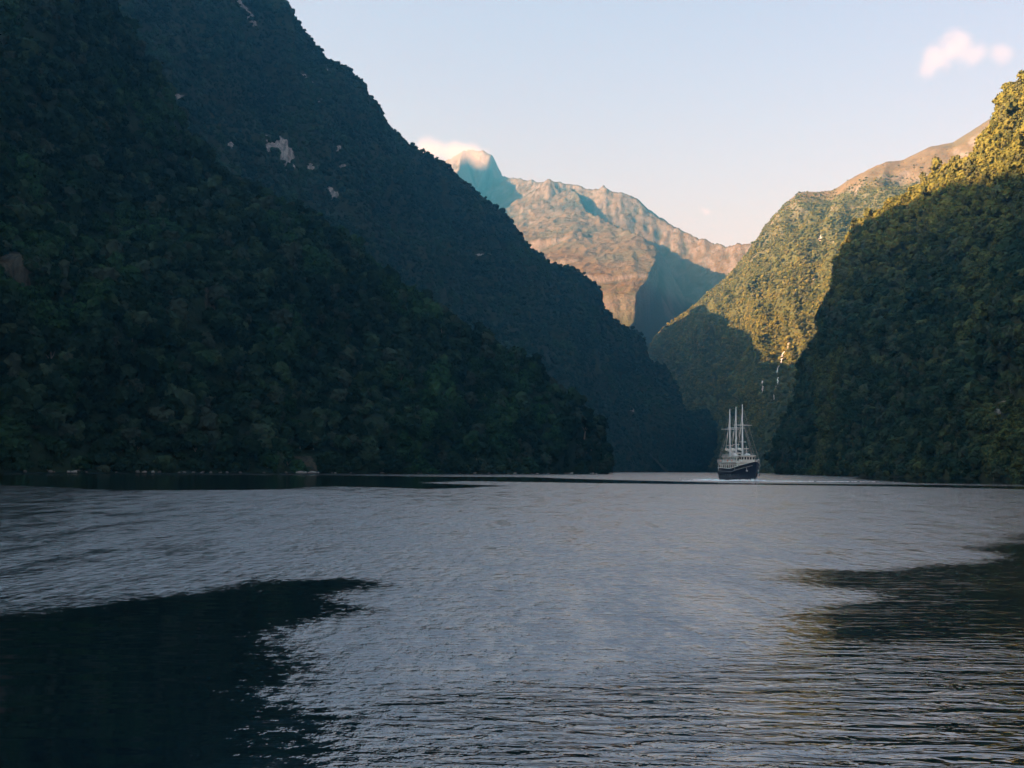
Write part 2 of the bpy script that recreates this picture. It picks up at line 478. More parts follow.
far_ridges = [
    ([P(552, 179, 7056), P(560, 183, 7034), P(572, 183, 7000), P(590, 187, 6922), P(610, 189, 6810), P(621, 192, 6742), P(629, 199, 6698),
      P(641, 206, 6630), P(651, 214, 6574), P(670, 226, 6462), P(683, 231, 6384), P(700, 240, 6272), P(730, 245, 6048), P(757, 244, 5880), P(820, 230, 5656)], 0.7, 1.0),
    ([P(572, 184, 7000), P(588, 208, 6496), P(612, 224, 5992), P(640, 236, 5600), P(664, 252, 5320), P(656, 285, 5062), P(645, 330, 4816)], 2.0, 0.42),
    ([P(300, 150, 8064), P(400, 150, 7896), P(445, 160, 7784), P(470, 149, 7728), P(484, 149, 7706), P(492, 154, 7683)], 0.75, 1.3, 3.0),
    ([P(496, 177, 7672), P(504, 178, 7650), P(509, 176, 7616), P(521, 179, 7504), P(535, 182, 7392), P(545, 181, 7224), P(552, 179, 7056)], 0.75, 0.9),
    ([P(466, 149, 7706), P(459, 165, 7280), P(453, 196, 6720), P(448, 240, 6048)], 2.2, 0.9),
    ([P(552, 179, 7056), P(549, 215, 6664), P(540, 250, 6160)], 0.45, 0.6),
    ([P(692, 296, 5350), P(678, 299, 5200), P(668, 312, 5050), P(654, 338, 4850)], 1.3, 1.0),
    ([P(738, 272, 5700), P(716, 290, 5400), P(690, 312, 5100), P(664, 345, 4900)], 1.0, 1.0),
    # the crest hidden behind the left mountain, which throws the long shadow across the valley
    ([np.array([-230., 2480, 560]), np.array([-210., 2620, 640]), np.array([-200., 2800, 668]), np.array([-200., 3300, 772]), np.array([-350., 3765, 951]),
      np.array([-300., 4058, 816]), np.array([-220., 4400, 600]), np.array([-150., 4900, 300])], 0.95, 1.15),
]
fx = np.linspace(-1700, 2700, 620)
fy = np.concatenate([np.linspace(2450, 4400, 130)[:-1], np.linspace(4400, 7900, 430), np.linspace(7900, 9150, 40)[1:]])
FX, FY = np.meshgrid(fx, fy, indexing='ij')
q = np.stack([FX, FY, np.zeros_like(FX)], -1)
wx, wy = 26 * fbm(q / 330 + 2, 3), 26 * fbm(q / 330 + 40, 3)
FZ = tents(FX + wx, FY + wy, far_ridges)
rel = smooth(0, 300, FZ)
FZ = FZ + rel * (0.8 + 0.35 * smooth(900, 1500, FZ)) * (17 * (ridged(q / np.array([210., 300, 1]) + 0.35 * fbm(q / 240 + 3, 2)[..., None] + 7, 3, 0.5) - 0.3) + 13 * (ridged(q / np.array([80., 110, 1]) + 4, 4, 0.6) - 0.3) + 9 * fbm(q / 26 + 4, 3, 0.6))
FZ = np.maximum(FZ, -40)
def blur(a, n):
    for _ in range(n):
        a = (np.roll(a, 1, 0) + np.roll(a, -1, 0) + np.roll(a, 1, 1) + np.roll(a, -1, 1) + 2 * a) / 6
    return a
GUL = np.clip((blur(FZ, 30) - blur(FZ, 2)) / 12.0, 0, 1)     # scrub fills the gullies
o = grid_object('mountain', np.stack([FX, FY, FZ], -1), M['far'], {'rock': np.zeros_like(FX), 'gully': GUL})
tag(o, kind='structure')

# ------------------------------------------------------------------ water
M_water = None
def water_material():
    b = NT('fjord_water')
    pos = b.pos()
    rf = b.attr('ruffle')
    spk = b.math('MULTIPLY', b.math('SUBTRACT', b.noise(b.mapped(pos, (3.2, 2.4, 1.0)), 1.0, 3, 0.6), 0.5), 1.1)
    rf = b.ramp(b.math('ADD', rf, spk), 0.30, 0.80)
    rp = b.attr('swell')
    xyz = b.n('ShaderNodeSeparateXYZ'); b.set(xyz.inputs[0], pos)
    X_, Y_ = xyz.outputs[0], xyz.outputs[1]
    def layer(sx, sy, det, rough=0.5):
        return b.math('SUBTRACT', b.noise(b.mapped(pos, (sx, sy, 1.0)), 1.0, det, rough), 0.5)
    def ripples(length, slope, wob, sx, sy):
        # short wind ripples, their long faces turned down the fjord and their backs short and steep
        ph = b.math('ADD', b.math('DIVIDE', Y_, length), b.math('MULTIPLY', layer(sx, sy, 2, 0.5), wob))
        return b.math('MULTIPLY', b.math('FRACT', ph), length * slope)
    h = b.math('ADD', ripples(0.17, 0.060, 2.6, 2.6, 1.0), ripples(0.39, 0.040, 2.8, 1.3, 0.5))
    h = b.math('ADD', h, b.math('MULTIPLY', layer(3.4, 3.9, 2, 0.6), 0.018))
    h = b.math('ADD', h, b.math('MULTIPLY', layer(1.4, 1.9, 2), 0.028))
    lanes = b.noise(b.mapped(pos, (0.42, 0.10, 1.0)), 1.0, 6, 0.74)
    gust = b.noise(b.mapped(pos, (2.8, 0.8, 1.0)), 1.0, 5, 0.72)
    h = b.math('MULTIPLY', h, b.math('MULTIPLY', b.math('MULTIPLY', rf, b.ramp(gust, 0.30, 0.70, 0.55, 1.5)), b.ramp(lanes, 0.32, 0.68, 0.5, 1.45)))
    h = b.math('MULTIPLY', h, b.math('MULTIPLY', b.math('ADD', 1.0, b.attr('gusty')), 1.35))
    sw1 = b.noise(b.mapped(pos, (1.05, 2.7, 1.0)), 1.0, 3, 0.55)
    sw1.node.inputs['Distortion'].default_value = 0.8
    hs = b.math('ADD', b.math('MULTIPLY', b.math('SUBTRACT', sw1, 0.5), 0.085), b.math('MULTIPLY', layer(0.42, 1.15, 2), 0.10))
    hs = b.math('MULTIPLY', hs, rp)
    hb = b.math('MULTIPLY', layer(0.16, 0.33, 2), 0.07)
    h = b.math('ADD', b.math('ADD', h, hs), hb)
    bp = b.n('ShaderNodeBump')
    bp.inputs['Strength'].default_value = 1.0
    bp.inputs['Distance'].default_value = 1.0
    if 'Filter Width' in bp.inputs:
        bp.inputs['Filter Width'].default_value = 0.004
    b.set(bp.inputs['Height'], h)
    p = b.n('ShaderNodeBsdfPrincipled')
    b.set(p.inputs['Base Color'], (0.002, 0.006, 0.008))
    b.set(p.inputs['Roughness'], 0.04)
    b.set(p.inputs['IOR'], 3.0)
    b.t.links.new(bp.outputs[0], p.inputs['Normal'])
    return b.surface(p.outputs[0])
M['water'] = water_material()

YH0, = (468.85,)
def Wpix(px, py):
    r = ray(px, py)
    t = -CAM_H / r[2]
    return r[:2] * t

def poly_dist(X, Y, poly):                     # signed distance to a polygon, positive inside
    n = len(poly)
    best = np.full(X.shape, 1e9)
    inside = np.zeros(X.shape, bool)
    for i in range(n):
        a, b_ = np.asarray(poly[i], float), np.asarray(poly[(i + 1) % n], float)
        d = b_ - a
        t = np.clip(((X - a[0]) * d[0] + (Y - a[1]) * d[1]) / max(d @ d, 1e-9), 0, 1)
        best = np.minimum(best, np.hypot(X - a[0] - t * d[0], Y - a[1] - t * d[1]))
        c = (a[1] > Y) != (b_[1] > Y)
        with np.errstate(divide='ignore', invalid='ignore'):
            xi = a[0] + (Y - a[1]) / (b_[1] - a[1]) * d[0]
        inside ^= c & (X < xi)
    return np.where(inside, best, -best)

yv = np.concatenate([[-2500, -900, -350, -120, -40, -12, -3, 2.5, 6], 8 * 1.0175 ** np.arange(0, 350)])
yv = np.concatenate([yv[yv < 3300], [3300, 4000, 5200, 6500, 9000]])
uv_ = np.linspace(-1, 1, 481)
uv_ = np.sign(uv_) * np.abs(uv_) ** 1.7
WX = np.stack([np.clip(uv_ * (70 + abs(y) * 0.75), -4200, 4200) for y in yv], 1)
far_row = np.array([4200 if abs(y) > 3000 or y < -500 else 0 for y in yv])
WX = np.where(far_row[None, :] > 0, uv_[:, None] * 4200, WX)
WY = np.repeat(yv[None, :], len(uv_), 0)
lf = [Wpix(*p) for p in ((-300, 640), (-100, 622), (0, 611), (110, 598), (200, 589), (290, 580), (350, 579), (385, 588), (340, 606), (300, 628), (262, 650), (258, 672), (275, 700), (310, 730), (370, 768), (420, 860), (100, 1100), (-500, 900))]
rt = [Wpix(*p) for p in ((770, 580), (840, 572), (900, 572), (960, 562), (1030, 553), (1200, 540), (1400, 640), (1200, 700), (1030, 665), (960, 640), (900, 622), (860, 600), (820, 594))]
rt2 = [Wpix(*p) for p in ((965, 545), (1100, 534), (1200, 536), (1100, 545), (1000, 550))]
bt = [Wpix(*p) for p in ((360, 690), (560, 672), (760, 664), (900, 640), (1100, 640), (1400, 900), (700, 1300), (300, 900), (300, 730))]
belt = [Wpix(*p) for p in ((-200, 476.5), (0, 484), (120, 490), (240, 490), (330, 486), (430, 489), (520, 486), (430, 483), (460, 481), (600, 483.2), (735, 484.3), (860, 486), (940, 487.5), (1060, 490), (1060, 487.0), (940, 485), (860, 484.2), (735, 483), (640, 480.6), (560, 478.2), (520, 477), (440, 476.7), (330, 475.2), (100, 474))]
shore = [Wpix(*p) for p in ((860, 479), (920, 483.2), (1060, 485.5), (1060, 480.0), (950, 478.4), (860, 477))]
wq = np.stack([WX, WY, np.zeros_like(WX)], -1)
def patch(poly, soft, warp):
    s = warp[0] * fbm(wq / warp[1] + 11, 3)
    d = poly_dist(WX, WY, poly) + s
    return smooth(-soft, soft, d)
near = smooth(150, 60, WY)
calm = patch(lf, 3.0, (2.0, 4.0))
tongue = patch(rt, 3.0, (4.0, 8.0))
tongue2 = patch(rt2, 4.0, (5.0, 10.0))
sw = patch(bt, 2.2, (2.0, 4.0))
beltm = np.maximum(patch(belt, 5.0, (7.0, 45.0)), patch(shore, 8.0, (3.0, 60.0)))
ruffle = np.ones_like(WX) * (0.86 + 0.28 * fbm(wq / np.array([60.0, 60.0, 1]) + 3, 3))
ruffle *= 1 - 0.985 * calm
ruffle *= 1 - 0.93 * tongue
ruffle *= 1 - 0.8 * tongue2
ruffle *= 1 - 0.6 * sw * (1 - calm)
rb = [Wpix(*p) for p in ((760, 650), (880, 606), (1100, 596), (1500, 900), (1000, 1100), (860, 800), (790, 720))]
rbm = patch(rb, 3.0, (3.0, 5.0))
ruffle *= 1 - 0.85 * rbm
ruffle *= 1 - 0.97 * beltm
ruffle *= np.where(WY < 8, 0.5, 1)
gs = [Wpix(*p) for p in ((90, 535), (140, 494), (220, 489), (330, 492), (420, 520), (430, 580), (400, 640), (330, 700), (200, 600), (60, 600))]
gusty = 0.75 * smooth(-14, 10, poly_dist(WX, WY, gs)) 
swell = np.clip(0.12 + sw * (1 - 0.93 * calm) + 0.22 * tongue, 0, 1) * (1 - 0.95 * calm) * (1 - beltm) * (1 - 0.3 * rbm)
o = grid_object('water', np.stack([WX, WY, np.zeros_like(WX)], -1), M['water'], {'ruffle': ruffle, 'swell': swell, 'gusty': gusty})
tag(o, kind='structure')

# ------------------------------------------------------------------ trees
def crown_lumps(seed, lobes, tall, sprays=0):
    """a distant crown: a few knobbly foliage clumps grown into one another"""
    r = np.random.default_rng(seed)
    bm = bmesh.new(); bmesh.ops.create_icosphere(bm, subdivisions=2, radius=1.0)
    base = np.array([v.co[:] for v in bm.verts]); fs = [[v.index for v in f.verts] for f in bm.faces]; bm.free()
    vs, qs = [], []
    cs = [(np.array([0, 0, 0.95 * tall]), 0.66)]
    for i in range(lobes):
        a = 2 * math.pi * (i + r.uniform(-.3, .3)) / lobes
        rad = r.uniform(0.4, 0.65)
        cs.append((np.array([rad * math.cos(a), rad * math.sin(a), tall * r.uniform(0.35, 1.0)]), r.uniform(0.32, 0.52)))
    for c, rd in cs:
        k = len(vs)
        n = 1 + 0.55 * noise3(base * 2.6 + c * 3 + seed) + 0.3 * r.normal(size=len(base)) * 0.5
        vs += list(c + base * (rd * n)[:, None] * np.array([1, 1, 0.85 + 0.25 * (tall - 1)]))
        qs += [tuple(k + q_ for q_ in f) for f in fs]
    core = np.array(vs)
    mids = core.reshape(len(cs), -1, 3).mean(1)
    for _ in range(sprays):                     # loose leaf sprays standing off the clumps
        j = r.integers(len(core))
        p = core[j]
        d = p - mids[j // len(base)]
        d /= np.linalg.norm(d)
        p = p + d * r.uniform(0.0, 0.10)
        nr = d + r.normal(size=3) * 0.35 + np.array([0, 0, .3]); nr /= np.linalg.norm(nr)
        t = np.cross(nr, r.normal(size=3)); t /= np.linalg.norm(t)
        b2 = np.cross(nr, t)
        s_ = r.uniform(0.12, 0.34)
        k = len(vs)
        for (a, bb) in ((-1, -.7), (.8, -1), (1, .75), (-.7, 1)):
            vs.append(p + (t * a + b2 * bb) * s_ * 0.5)
        qs.append((k, k + 1, k + 2, k + 3))
    return vs, qs

protos = bpy.data.collections.new('tree_sources')
protos_gold = bpy.data.collections.new('gold_tree_sources')
near_crowns, gold_crowns = [], []
far_protos = bpy.data.collections.new('distant_tree_sources')
far_gold = bpy.data.collections.new('distant_gold_tree_sources')
for i in range(8):
    vs, qs = crown_lumps(100 + i, [5, 7, 4, 6, 8, 5, 3, 6][i], [1.15, 0.85, 1.6, 1.1, 0.75, 1.35, 2.3, 1.0][i], 210)
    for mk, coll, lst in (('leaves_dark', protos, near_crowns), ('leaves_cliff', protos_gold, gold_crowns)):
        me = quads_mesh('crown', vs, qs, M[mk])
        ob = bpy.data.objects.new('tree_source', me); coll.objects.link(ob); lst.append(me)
for i in range(6):
    vs, qs = crown_lumps(200 + i, 4 + i % 3, [1.1, 0.9, 1.4, 1.0, 1.2, 1.8][i])
    for mk, coll in (('leaves', far_protos), ('leaves_gold', far_gold)):
        me = quads_mesh('crown', vs, qs, M[mk])
        ob = bpy.data.objects.new('tree_source', me); coll.objects.link(ob)

def scatter(pts, rock, V, spacing, size, treeline=None, vmax=1.25, gap=0.12, seed=1, margin=160):
    r = np.random.default_rng(seed)
    a, b_, c, d = pts[:-1, :-1], pts[1:, :-1], pts[1:, 1:], pts[:-1, 1:]
    area = 0.5 * (np.linalg.norm(np.cross(b_ - a, c - a), axis=2) + np.linalg.norm(np.cross(c - a, d - a), axis=2))
    mid = (a + b_ + c + d) / 4
    px, py = project(mid.reshape(-1, 3))
    px, py = px.reshape(area.shape), py.reshape(area.shape)
    ok = (mid[..., 2] > -4) & (V[:-1, :-1] < vmax) & (px > -margin) & (px < 1024 + margin) & (py > -margin) & (mid[..., 1] > 50)
    dens = area / spacing ** 2 * ok * (1 + 1.2 * smooth(9, 1, mid[..., 2]))
    n = r.poisson(np.minimum(dens, 60))
    ii, jj = np.nonzero(n)
    cnt = n[ii, jj]
    ii, jj = np.repeat(ii, cnt), np.repeat(jj, cnt)
    u, v = r.random(len(ii)), r.random(len(ii))
    p = (a[ii, jj] * ((1 - u) * (1 - v))[:, None] + b_[ii, jj] * (u * (1 - v))[:, None] + c[ii, jj] * (u * v)[:, None] + d[ii, jj] * ((1 - u) * v)[:, None])
    rk = rock[ii, jj]
    keep = (p[:, 2] > 0.2) & (rk < 0.5 + 0.3 * r.random(len(p)))
    keep &= fbm(p / 22 + 77, 2) > -0.75 + gap
    if treeline:
        keep &= p[:, 2] + 110 * fbm(p / 160 + 12, 4) + 40 * r.normal(size=len(p)) < treeline
    p, ii, jj = p[keep], ii[keep], jj[keep]
    sz = size * np.exp(0.36 * r.normal(size=len(p))) * (1 + 0.4 * fbm(p / 45 + 20, 2))
    sz = np.clip(sz, size * 0.4, size * 2.0)
    if treeline:
        sz *= 1 - 0.45 * smooth(treeline - 350, treeline, p[:, 2])
    near_shore = smooth(10, 1, p[:, 2])
    sz *= 1 - 0.2 * near_shore
    return p, sz

def forest(name, p, sz, coll, label, seed=3):
    r = np.random.default_rng(seed)
    me = bpy.data.meshes.new(name)
    me.vertices.add(len(p))
    pp = p.copy(); pp[:, 2] -= 0.25 * sz
    me.vertices.foreach_set('co', pp.reshape(-1).astype(np.float32))
    for k, v in (('size', sz), ('turn', r.random(len(p)) * 6.283), ('lean', r.normal(size=len(p)) * 0.12)):
        at = me.attributes.new(k, 'FLOAT', 'POINT'); at.data.foreach_set('value', np.asarray(v, np.float32))
    at = me.attributes.new('pick', 'INT', 'POINT'); at.data.foreach_set('value', r.integers(0, len(coll.objects), len(p)).astype(np.int32))
    o = bpy.data.objects.new(name, me); COL.objects.link(o)
    ng = bpy.data.node_groups.new('forest_growth', 'GeometryNodeTree')
    ng.interface.new_socket('Geometry', in_out='INPUT', socket_type='NodeSocketGeometry')
    ng.interface.new_socket('Geometry', in_out='OUTPUT', socket_type='NodeSocketGeometry')
    gi, go = ng.nodes.new('NodeGroupInput'), ng.nodes.new('NodeGroupOutput')
    mp = ng.nodes.new('GeometryNodeMeshToPoints')
    ip = ng.nodes.new('GeometryNodeInstanceOnPoints')
    ci = ng.nodes.new('GeometryNodeCollectionInfo')
    ci.inputs['Collection'].default_value = coll
    ci.inputs['Separate Children'].default_value = True
    ci.inputs['Reset Children'].default_value = True
    def na(name, t):
        x = ng.nodes.new('GeometryNodeInputNamedAttribute'); x.data_type = t; x.inputs[0].default_value = name
        return [s for s in x.outputs if s.enabled][0]
    cx = ng.nodes.new('ShaderNodeCombineXYZ')
    lk = ng.links.new
    lk(na('lean', 'FLOAT'), cx.inputs[0]); lk(na('turn', 'FLOAT'), cx.inputs[2])
    lk(gi.outputs[0], mp.inputs['Mesh']); lk(mp.outputs[0], ip.inputs['Points'])
    lk(ci.outputs[0], ip.inputs['Instance']); ip.inputs['Pick Instance'].default_value = True
    lk(na('pick', 'INT'), ip.inputs['Instance Index']); lk(cx.outputs[0], ip.inputs['Rotation']); lk(na('size', 'FLOAT'), ip.inputs['Scale'])
    lk(ip.outputs[0], go.inputs[0])
    md = o.modifiers.new('growth', 'NODES'); md.node_group = ng
    tag(o, label, 'forest', kind='stuff')
    return o

def trunk_mesh(seed):
    r = np.random.default_rng(seed)
    bm = bmesh.new()
    def limb(a, b_, ra, rb, n=6):
        a, b_ = np.asarray(a, float), np.asarray(b_, float)
        d = (b_ - a) / np.linalg.norm(b_ - a)
        t = np.cross(d, [0.3, 0.9, 0.1]); t /= np.linalg.norm(t); s = np.cross(d, t)
        rings = [[bm.verts.new(c + rr * (t * math.cos(2 * math.pi * k / n) + s * math.sin(2 * math.pi * k / n))) for k in range(n)] for c, rr in ((a, ra), ((a + b_) / 2 + r.normal(size=3) * 0.02, (ra + rb) / 2), (b_, rb))]
        for p_, q_ in zip(rings[:-1], rings[1:]):
            for k in range(n):
                bm.faces.new((p_[k], p_[(k + 1) % n], q_[(k + 1) % n], q_[k]))
    limb((0, 0, -0.35), (0.03, 0.02, 0.95), 0.085, 0.04)
    for k in range(4):
        a = k * 1.6 + r.uniform(0, .5)
        z = r.uniform(0.25, 0.6)
        limb((0.01, 0.01, z), (0.5 * math.cos(a), 0.5 * math.sin(a), z + r.uniform(.25, .5)), 0.035, 0.012)
    me = bpy.data.meshes.new('trunk'); bm.to_mesh(me); bm.free(); me.materials.append(M['bark'])
    return me
TRUNKS = [trunk_mesh(s) for s in range(3)]

def single_trees(p, sz, crowns, label, group, seed):
    r = np.random.default_rng(seed)
    for k in range(len(p)):
        t = bpy.data.objects.new('tree', None); COL.objects.link(t)
        t.empty_display_size = 0.1
        t.location = (p[k] - np.array([0, 0, (0.25 + 0.3 * float(p[k, 2] < 6)) * sz[k]])).tolist()
        t.rotation_euler = (r.normal() * 0.08, r.normal() * 0.08, r.random() * 6.28)
        t.scale = (sz[k],) * 3
        tag(t, label, 'tree', group)
        a = bpy.data.objects.new('trunk', TRUNKS[r.integers(3)]); a.parent = t; COL.objects.link(a)
        c = bpy.data.objects.new('crown', crowns[r.integers(len(crowns))]); c.parent = t; COL.objects.link(c)

def visible(p):
    px, py = project(p)
    return (px > -20) & (px < 1044) & (py > -20) & (py < 768)

# near left slope
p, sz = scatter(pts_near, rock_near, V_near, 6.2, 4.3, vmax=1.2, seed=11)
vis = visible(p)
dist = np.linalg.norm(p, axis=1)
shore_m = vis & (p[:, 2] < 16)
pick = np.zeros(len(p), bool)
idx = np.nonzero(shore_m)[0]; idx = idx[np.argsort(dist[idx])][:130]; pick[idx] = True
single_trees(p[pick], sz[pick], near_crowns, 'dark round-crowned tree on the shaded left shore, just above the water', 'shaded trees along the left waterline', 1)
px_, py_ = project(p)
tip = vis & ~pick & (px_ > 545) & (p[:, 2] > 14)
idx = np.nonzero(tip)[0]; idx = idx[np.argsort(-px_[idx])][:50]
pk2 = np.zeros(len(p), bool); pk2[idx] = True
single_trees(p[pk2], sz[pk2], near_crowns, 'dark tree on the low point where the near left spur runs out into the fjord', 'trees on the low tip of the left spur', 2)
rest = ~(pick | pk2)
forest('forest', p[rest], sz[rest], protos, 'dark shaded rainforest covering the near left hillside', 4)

# bleached dead trunks here and there in the canopy
M['dead_wood'] = plain('bleached_dead_wood', (0.13, 0.125, 0.115), 0.9, 0, 0.25, 2.0)
r_ = np.random.default_rng(31)
dead = trunk_mesh(40)
dead.materials.clear(); dead.materials.append(M['dead_wood'])
cand = np.nonzero(rest & visible(p) & (dist < 1050))[0]
for k in r_.choice(cand, 16, replace=False):
    o = bpy.data.objects.new('dead_tree', dead); COL.objects.link(o)
    o.location = p[k].tolist()
    o.scale = (4.5, 4.5, r_.uniform(8, 12)); o.rotation_euler = (r_.normal() * .12, r_.normal() * .12, r_.random() * 6.28)
    tag(o, 'bleached dead trunk standing up through the dark canopy of the near left slope', 'dead tree', 'dead trunks in the left forest')

# right cliff
p, sz = scatter(pts_cliff, rock_cliff, V_cliff, 6.0, 3.9, vmax=1.25, seed=12)
vis = visible(p)
px_, py_ = project(p)
crest = vis & (px_ > 988) & (py_ < 165)
idx = np.nonzero(crest)[0]; idx = idx[np.argsort(py_[idx])][:60]
pick = np.zeros(len(p), bool); pick[idx] = True
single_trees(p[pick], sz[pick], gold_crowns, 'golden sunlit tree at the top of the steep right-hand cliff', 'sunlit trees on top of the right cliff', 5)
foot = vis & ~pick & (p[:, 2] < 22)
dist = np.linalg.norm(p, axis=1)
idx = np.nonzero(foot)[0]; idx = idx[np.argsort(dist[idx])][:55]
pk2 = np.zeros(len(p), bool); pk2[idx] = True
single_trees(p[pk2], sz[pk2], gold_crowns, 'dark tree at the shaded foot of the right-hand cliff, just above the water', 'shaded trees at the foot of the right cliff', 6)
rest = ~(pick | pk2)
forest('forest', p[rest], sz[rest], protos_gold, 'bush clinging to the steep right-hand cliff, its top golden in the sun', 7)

p, sz = scatter(pts_second, rock_second, V_second, 5.6, 3.0, vmax=1.12, gap=0.2, seed=13, margin=60)
forest('forest', p, sz, far_protos, 'blue-hazed shaded forest on the tall mountain behind the left spur', 8)
p, sz = scatter(pts_right, rock_right, V_right, 6.0, 3.1, treeline=830, vmax=1.05, gap=0.22, seed=14, margin=40)
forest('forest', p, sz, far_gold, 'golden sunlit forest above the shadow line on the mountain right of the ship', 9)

# ------------------------------------------------------------------ ship
M['navy'] = plain('navy_hull_paint', (0.006, 0.015, 0.036), 0.35, 0, 0.25, 0.6)
M['cream'] = plain('cream_paint', (0.62, 0.58, 0.52), 0.45, 0, 0.08, 0.7)
M['white'] = plain('white_paint', (0.70, 0.70, 0.69), 0.4, 0, 0.06, 0.7)
M['deck'] = plain('teak_deck', (0.30, 0.22, 0.14), 0.8, 0, 0.2, 3.0)
M['glass_dark'] = plain('dark_window_glass', (0.015, 0.018, 0.022), 0.08, 0, 0.1, 1)
M['canvas'] = plain('furled_canvas', (0.74, 0.71, 0.66), 0.9, 0, 0.1, 2)
M['steel'] = plain('grey_steel', (0.42, 0.43, 0.44), 0.45, 0.3, 0.1, 2)
M['red'] = plain('boot_topping_red', (0.16, 0.03, 0.025), 0.6, 0, 0.2, 1)
M['orange'] = plain('lifebuoy_orange', (0.75, 0.16, 0.03), 0.6, 0, 0.1, 1)
M['rope'] = plain('rigging_rope', (0.30, 0.29, 0.27), 0.8, 0, 0.1, 4)
class MB:
    def __init__(self): self.bm = bmesh.new()
    def box(self, lo, hi, taper=0.0):
        x0, y0, z0 = lo; x1, y1, z1 = hi
        t = taper
        v = [self.bm.verts.new(c) for c in ((x0, y0, z0), (x1, y0, z0), (x1, y1, z0), (x0, y1, z0), (x0 + t, y0 + t, z1), (x1 - t, y0 + t, z1), (x1 - t, y1 - t, z1), (x0 + t, y1 - t, z1))]
        for f in ((3, 2, 1, 0), (4, 5, 6, 7), (0, 1, 5, 4), (1, 2, 6, 5), (2, 3, 7, 6), (3, 0, 4, 7)):
            self.bm.faces.new([v[i] for i in f])
        return self
    def tube(self, pts, rad, n=8):
        pts = [np.asarray(p, float) for p in pts]
        rad = rad if isinstance(rad, (list, tuple)) else [rad] * len(pts)
        rings = []
        for i, p in enumerate(pts):
            d = pts[min(i + 1, len(pts) - 1)] - pts[max(i - 1, 0)]
            d /= np.linalg.norm(d)
            t = np.cross(d, [0.31, 0.17, 0.93] if abs(d[2]) < 0.9 else [1, 0.1, 0]); t /= np.linalg.norm(t)
            s = np.cross(d, t)
            rings.append([self.bm.verts.new(p + rad[i] * (t * math.cos(6.28319 * k / n) + s * math.sin(6.28319 * k / n))) for k in range(n)])
        for a, b_ in zip(rings[:-1], rings[1:]):
            for k in range(n):
                self.bm.faces.new((a[k], a[(k + 1) % n], b_[(k + 1) % n], b_[k]))
        self.bm.faces.new(rings[0][::-1]); self.bm.faces.new(rings[-1])
        return self
    def build(self, name, mat, parent=None, bevel=0.0, smooth_=False):
        me = bpy.data.meshes.new(name)
        bmesh.ops.recalc_face_normals(self.bm, faces=self.bm.faces)
        if bevel:
            bmesh.ops.bevel(self.bm, geom=self.bm.edges[:], offset=bevel, segments=2, affect='EDGES', clamp_overlap=True)
        self.bm.to_mesh(me); self.bm.free()
        if smooth_:
            for p in me.polygons: p.use_smooth = True
        me.materials.append(mat)
        o = bpy.data.objects.new(name, me); COL.objects.link(o)
        if parent: o.parent = parent
        return o

SHIP_D, SHIP_YAW = 461.0, R(5.0)
ship = bpy.data.objects.new('sailing_ship', None); COL.objects.link(ship)
sx = P(741.2, 480, SHIP_D)
ship.location = (sx[0], SHIP_D, 0)
# local +X runs to the bow, which points towards the camera and a little right
ship.rotation_euler = (0, 0, -math.pi / 2 + SHIP_YAW)
tag(ship, 'three-masted dark-hulled sailing ship under bare poles with rows of pale cabin windows', 'ship')
LEN, HB = 37.0, 4.9
def half_beam(t):                              # t 0 stern .. 1 bow
    return HB * (0.86 + 0.14 * math.sin(min(t / 0.45, 1) * math.pi / 2)) * (1 - max(0, (t - 0.62) / 0.38) ** 2.2)
def deck_z(t):
    return 3.7 + 0.5 * (1 - t) ** 3 + 2.7 * max(0, (t - 0.55) / 0.45) ** 1.5
hm = MB()
rows = []
nst = 28
prof_ = [(0.0, -1.2, 0.25), (0.55, -0.9, 0.4), (0.82, 0.0, 0.0), (0.93, 1.2, 0.0), (0.99, 2.6, 0.0), (1.0, None, 0.0)]
for i in range(nst + 1):
    t = i / nst
    x = -LEN / 2 + LEN * t
    hb = max(half_beam(t), 0.06)
    ring = []
    for s in (-1, 1):
        side = []
        for (w, z, _) in prof_:
            zz = deck_z(t) + 0.9 if z is None else z
            fl = w if t < 0.6 else w * (1 - (1 - (zz + 1.2) / 8.5) * 0.75 * ((t - 0.6) / 0.4))
            rake = 1.7 * max(0, (t - 0.7) / 0.3) * (zz / 6.5)
            side.append(hm.bm.verts.new((x + rake, s * hb * fl, zz)))
        ring.append(side)
    rows.append(ring)
for a, b_ in zip(rows[:-1], rows[1:]):
    for s in (0, 1):
        for k in range(len(prof_) - 1):
            hm.bm.faces.new((a[s][k], b_[s][k], b_[s][k + 1], a[s][k + 1]))
for k in range(len(prof_) - 1):
    hm.bm.faces.new((rows[0][0][k], rows[0][1][k], rows[0][1][k + 1], rows[0][0][k + 1]))
    hm.bm.faces.new((rows[-1][0][k], rows[-1][1][k], rows[-1][1][k + 1], rows[-1][0][k + 1]))
hull = hm.build('hull', M['navy'], ship)
dm = MB()
dv_ = [[dm.bm.verts.new((-LEN / 2 + LEN * i / nst + 1.2 * max(0, (i / nst - 0.7) / 0.3), s * max(half_beam(i / nst), 0.06) * 0.96, deck_z(i / nst) + 0.05)) for s in (-1, 1)] for i in range(nst + 1)]
for a, b_ in zip(dv_[:-1], dv_[1:]):
    dm.bm.faces.new((a[0], b_[0], b_[1], a[1]))
dm.build('deck', M['deck'], ship)
rb = MB()
for s in (-1, 1):
    rb.tube([(-LEN / 2 + LEN * t + 1.7 * max(0, (t - 0.7) / 0.3) * (deck_z(t) + .9) / 6.5, s * (half_beam(t) + 0.04), deck_z(t) + 0.95) for t in np.linspace(0, 1, 24)], 0.11, 6)
rb.build('cap_rail', M['cream'], hull)
st_ = MB()
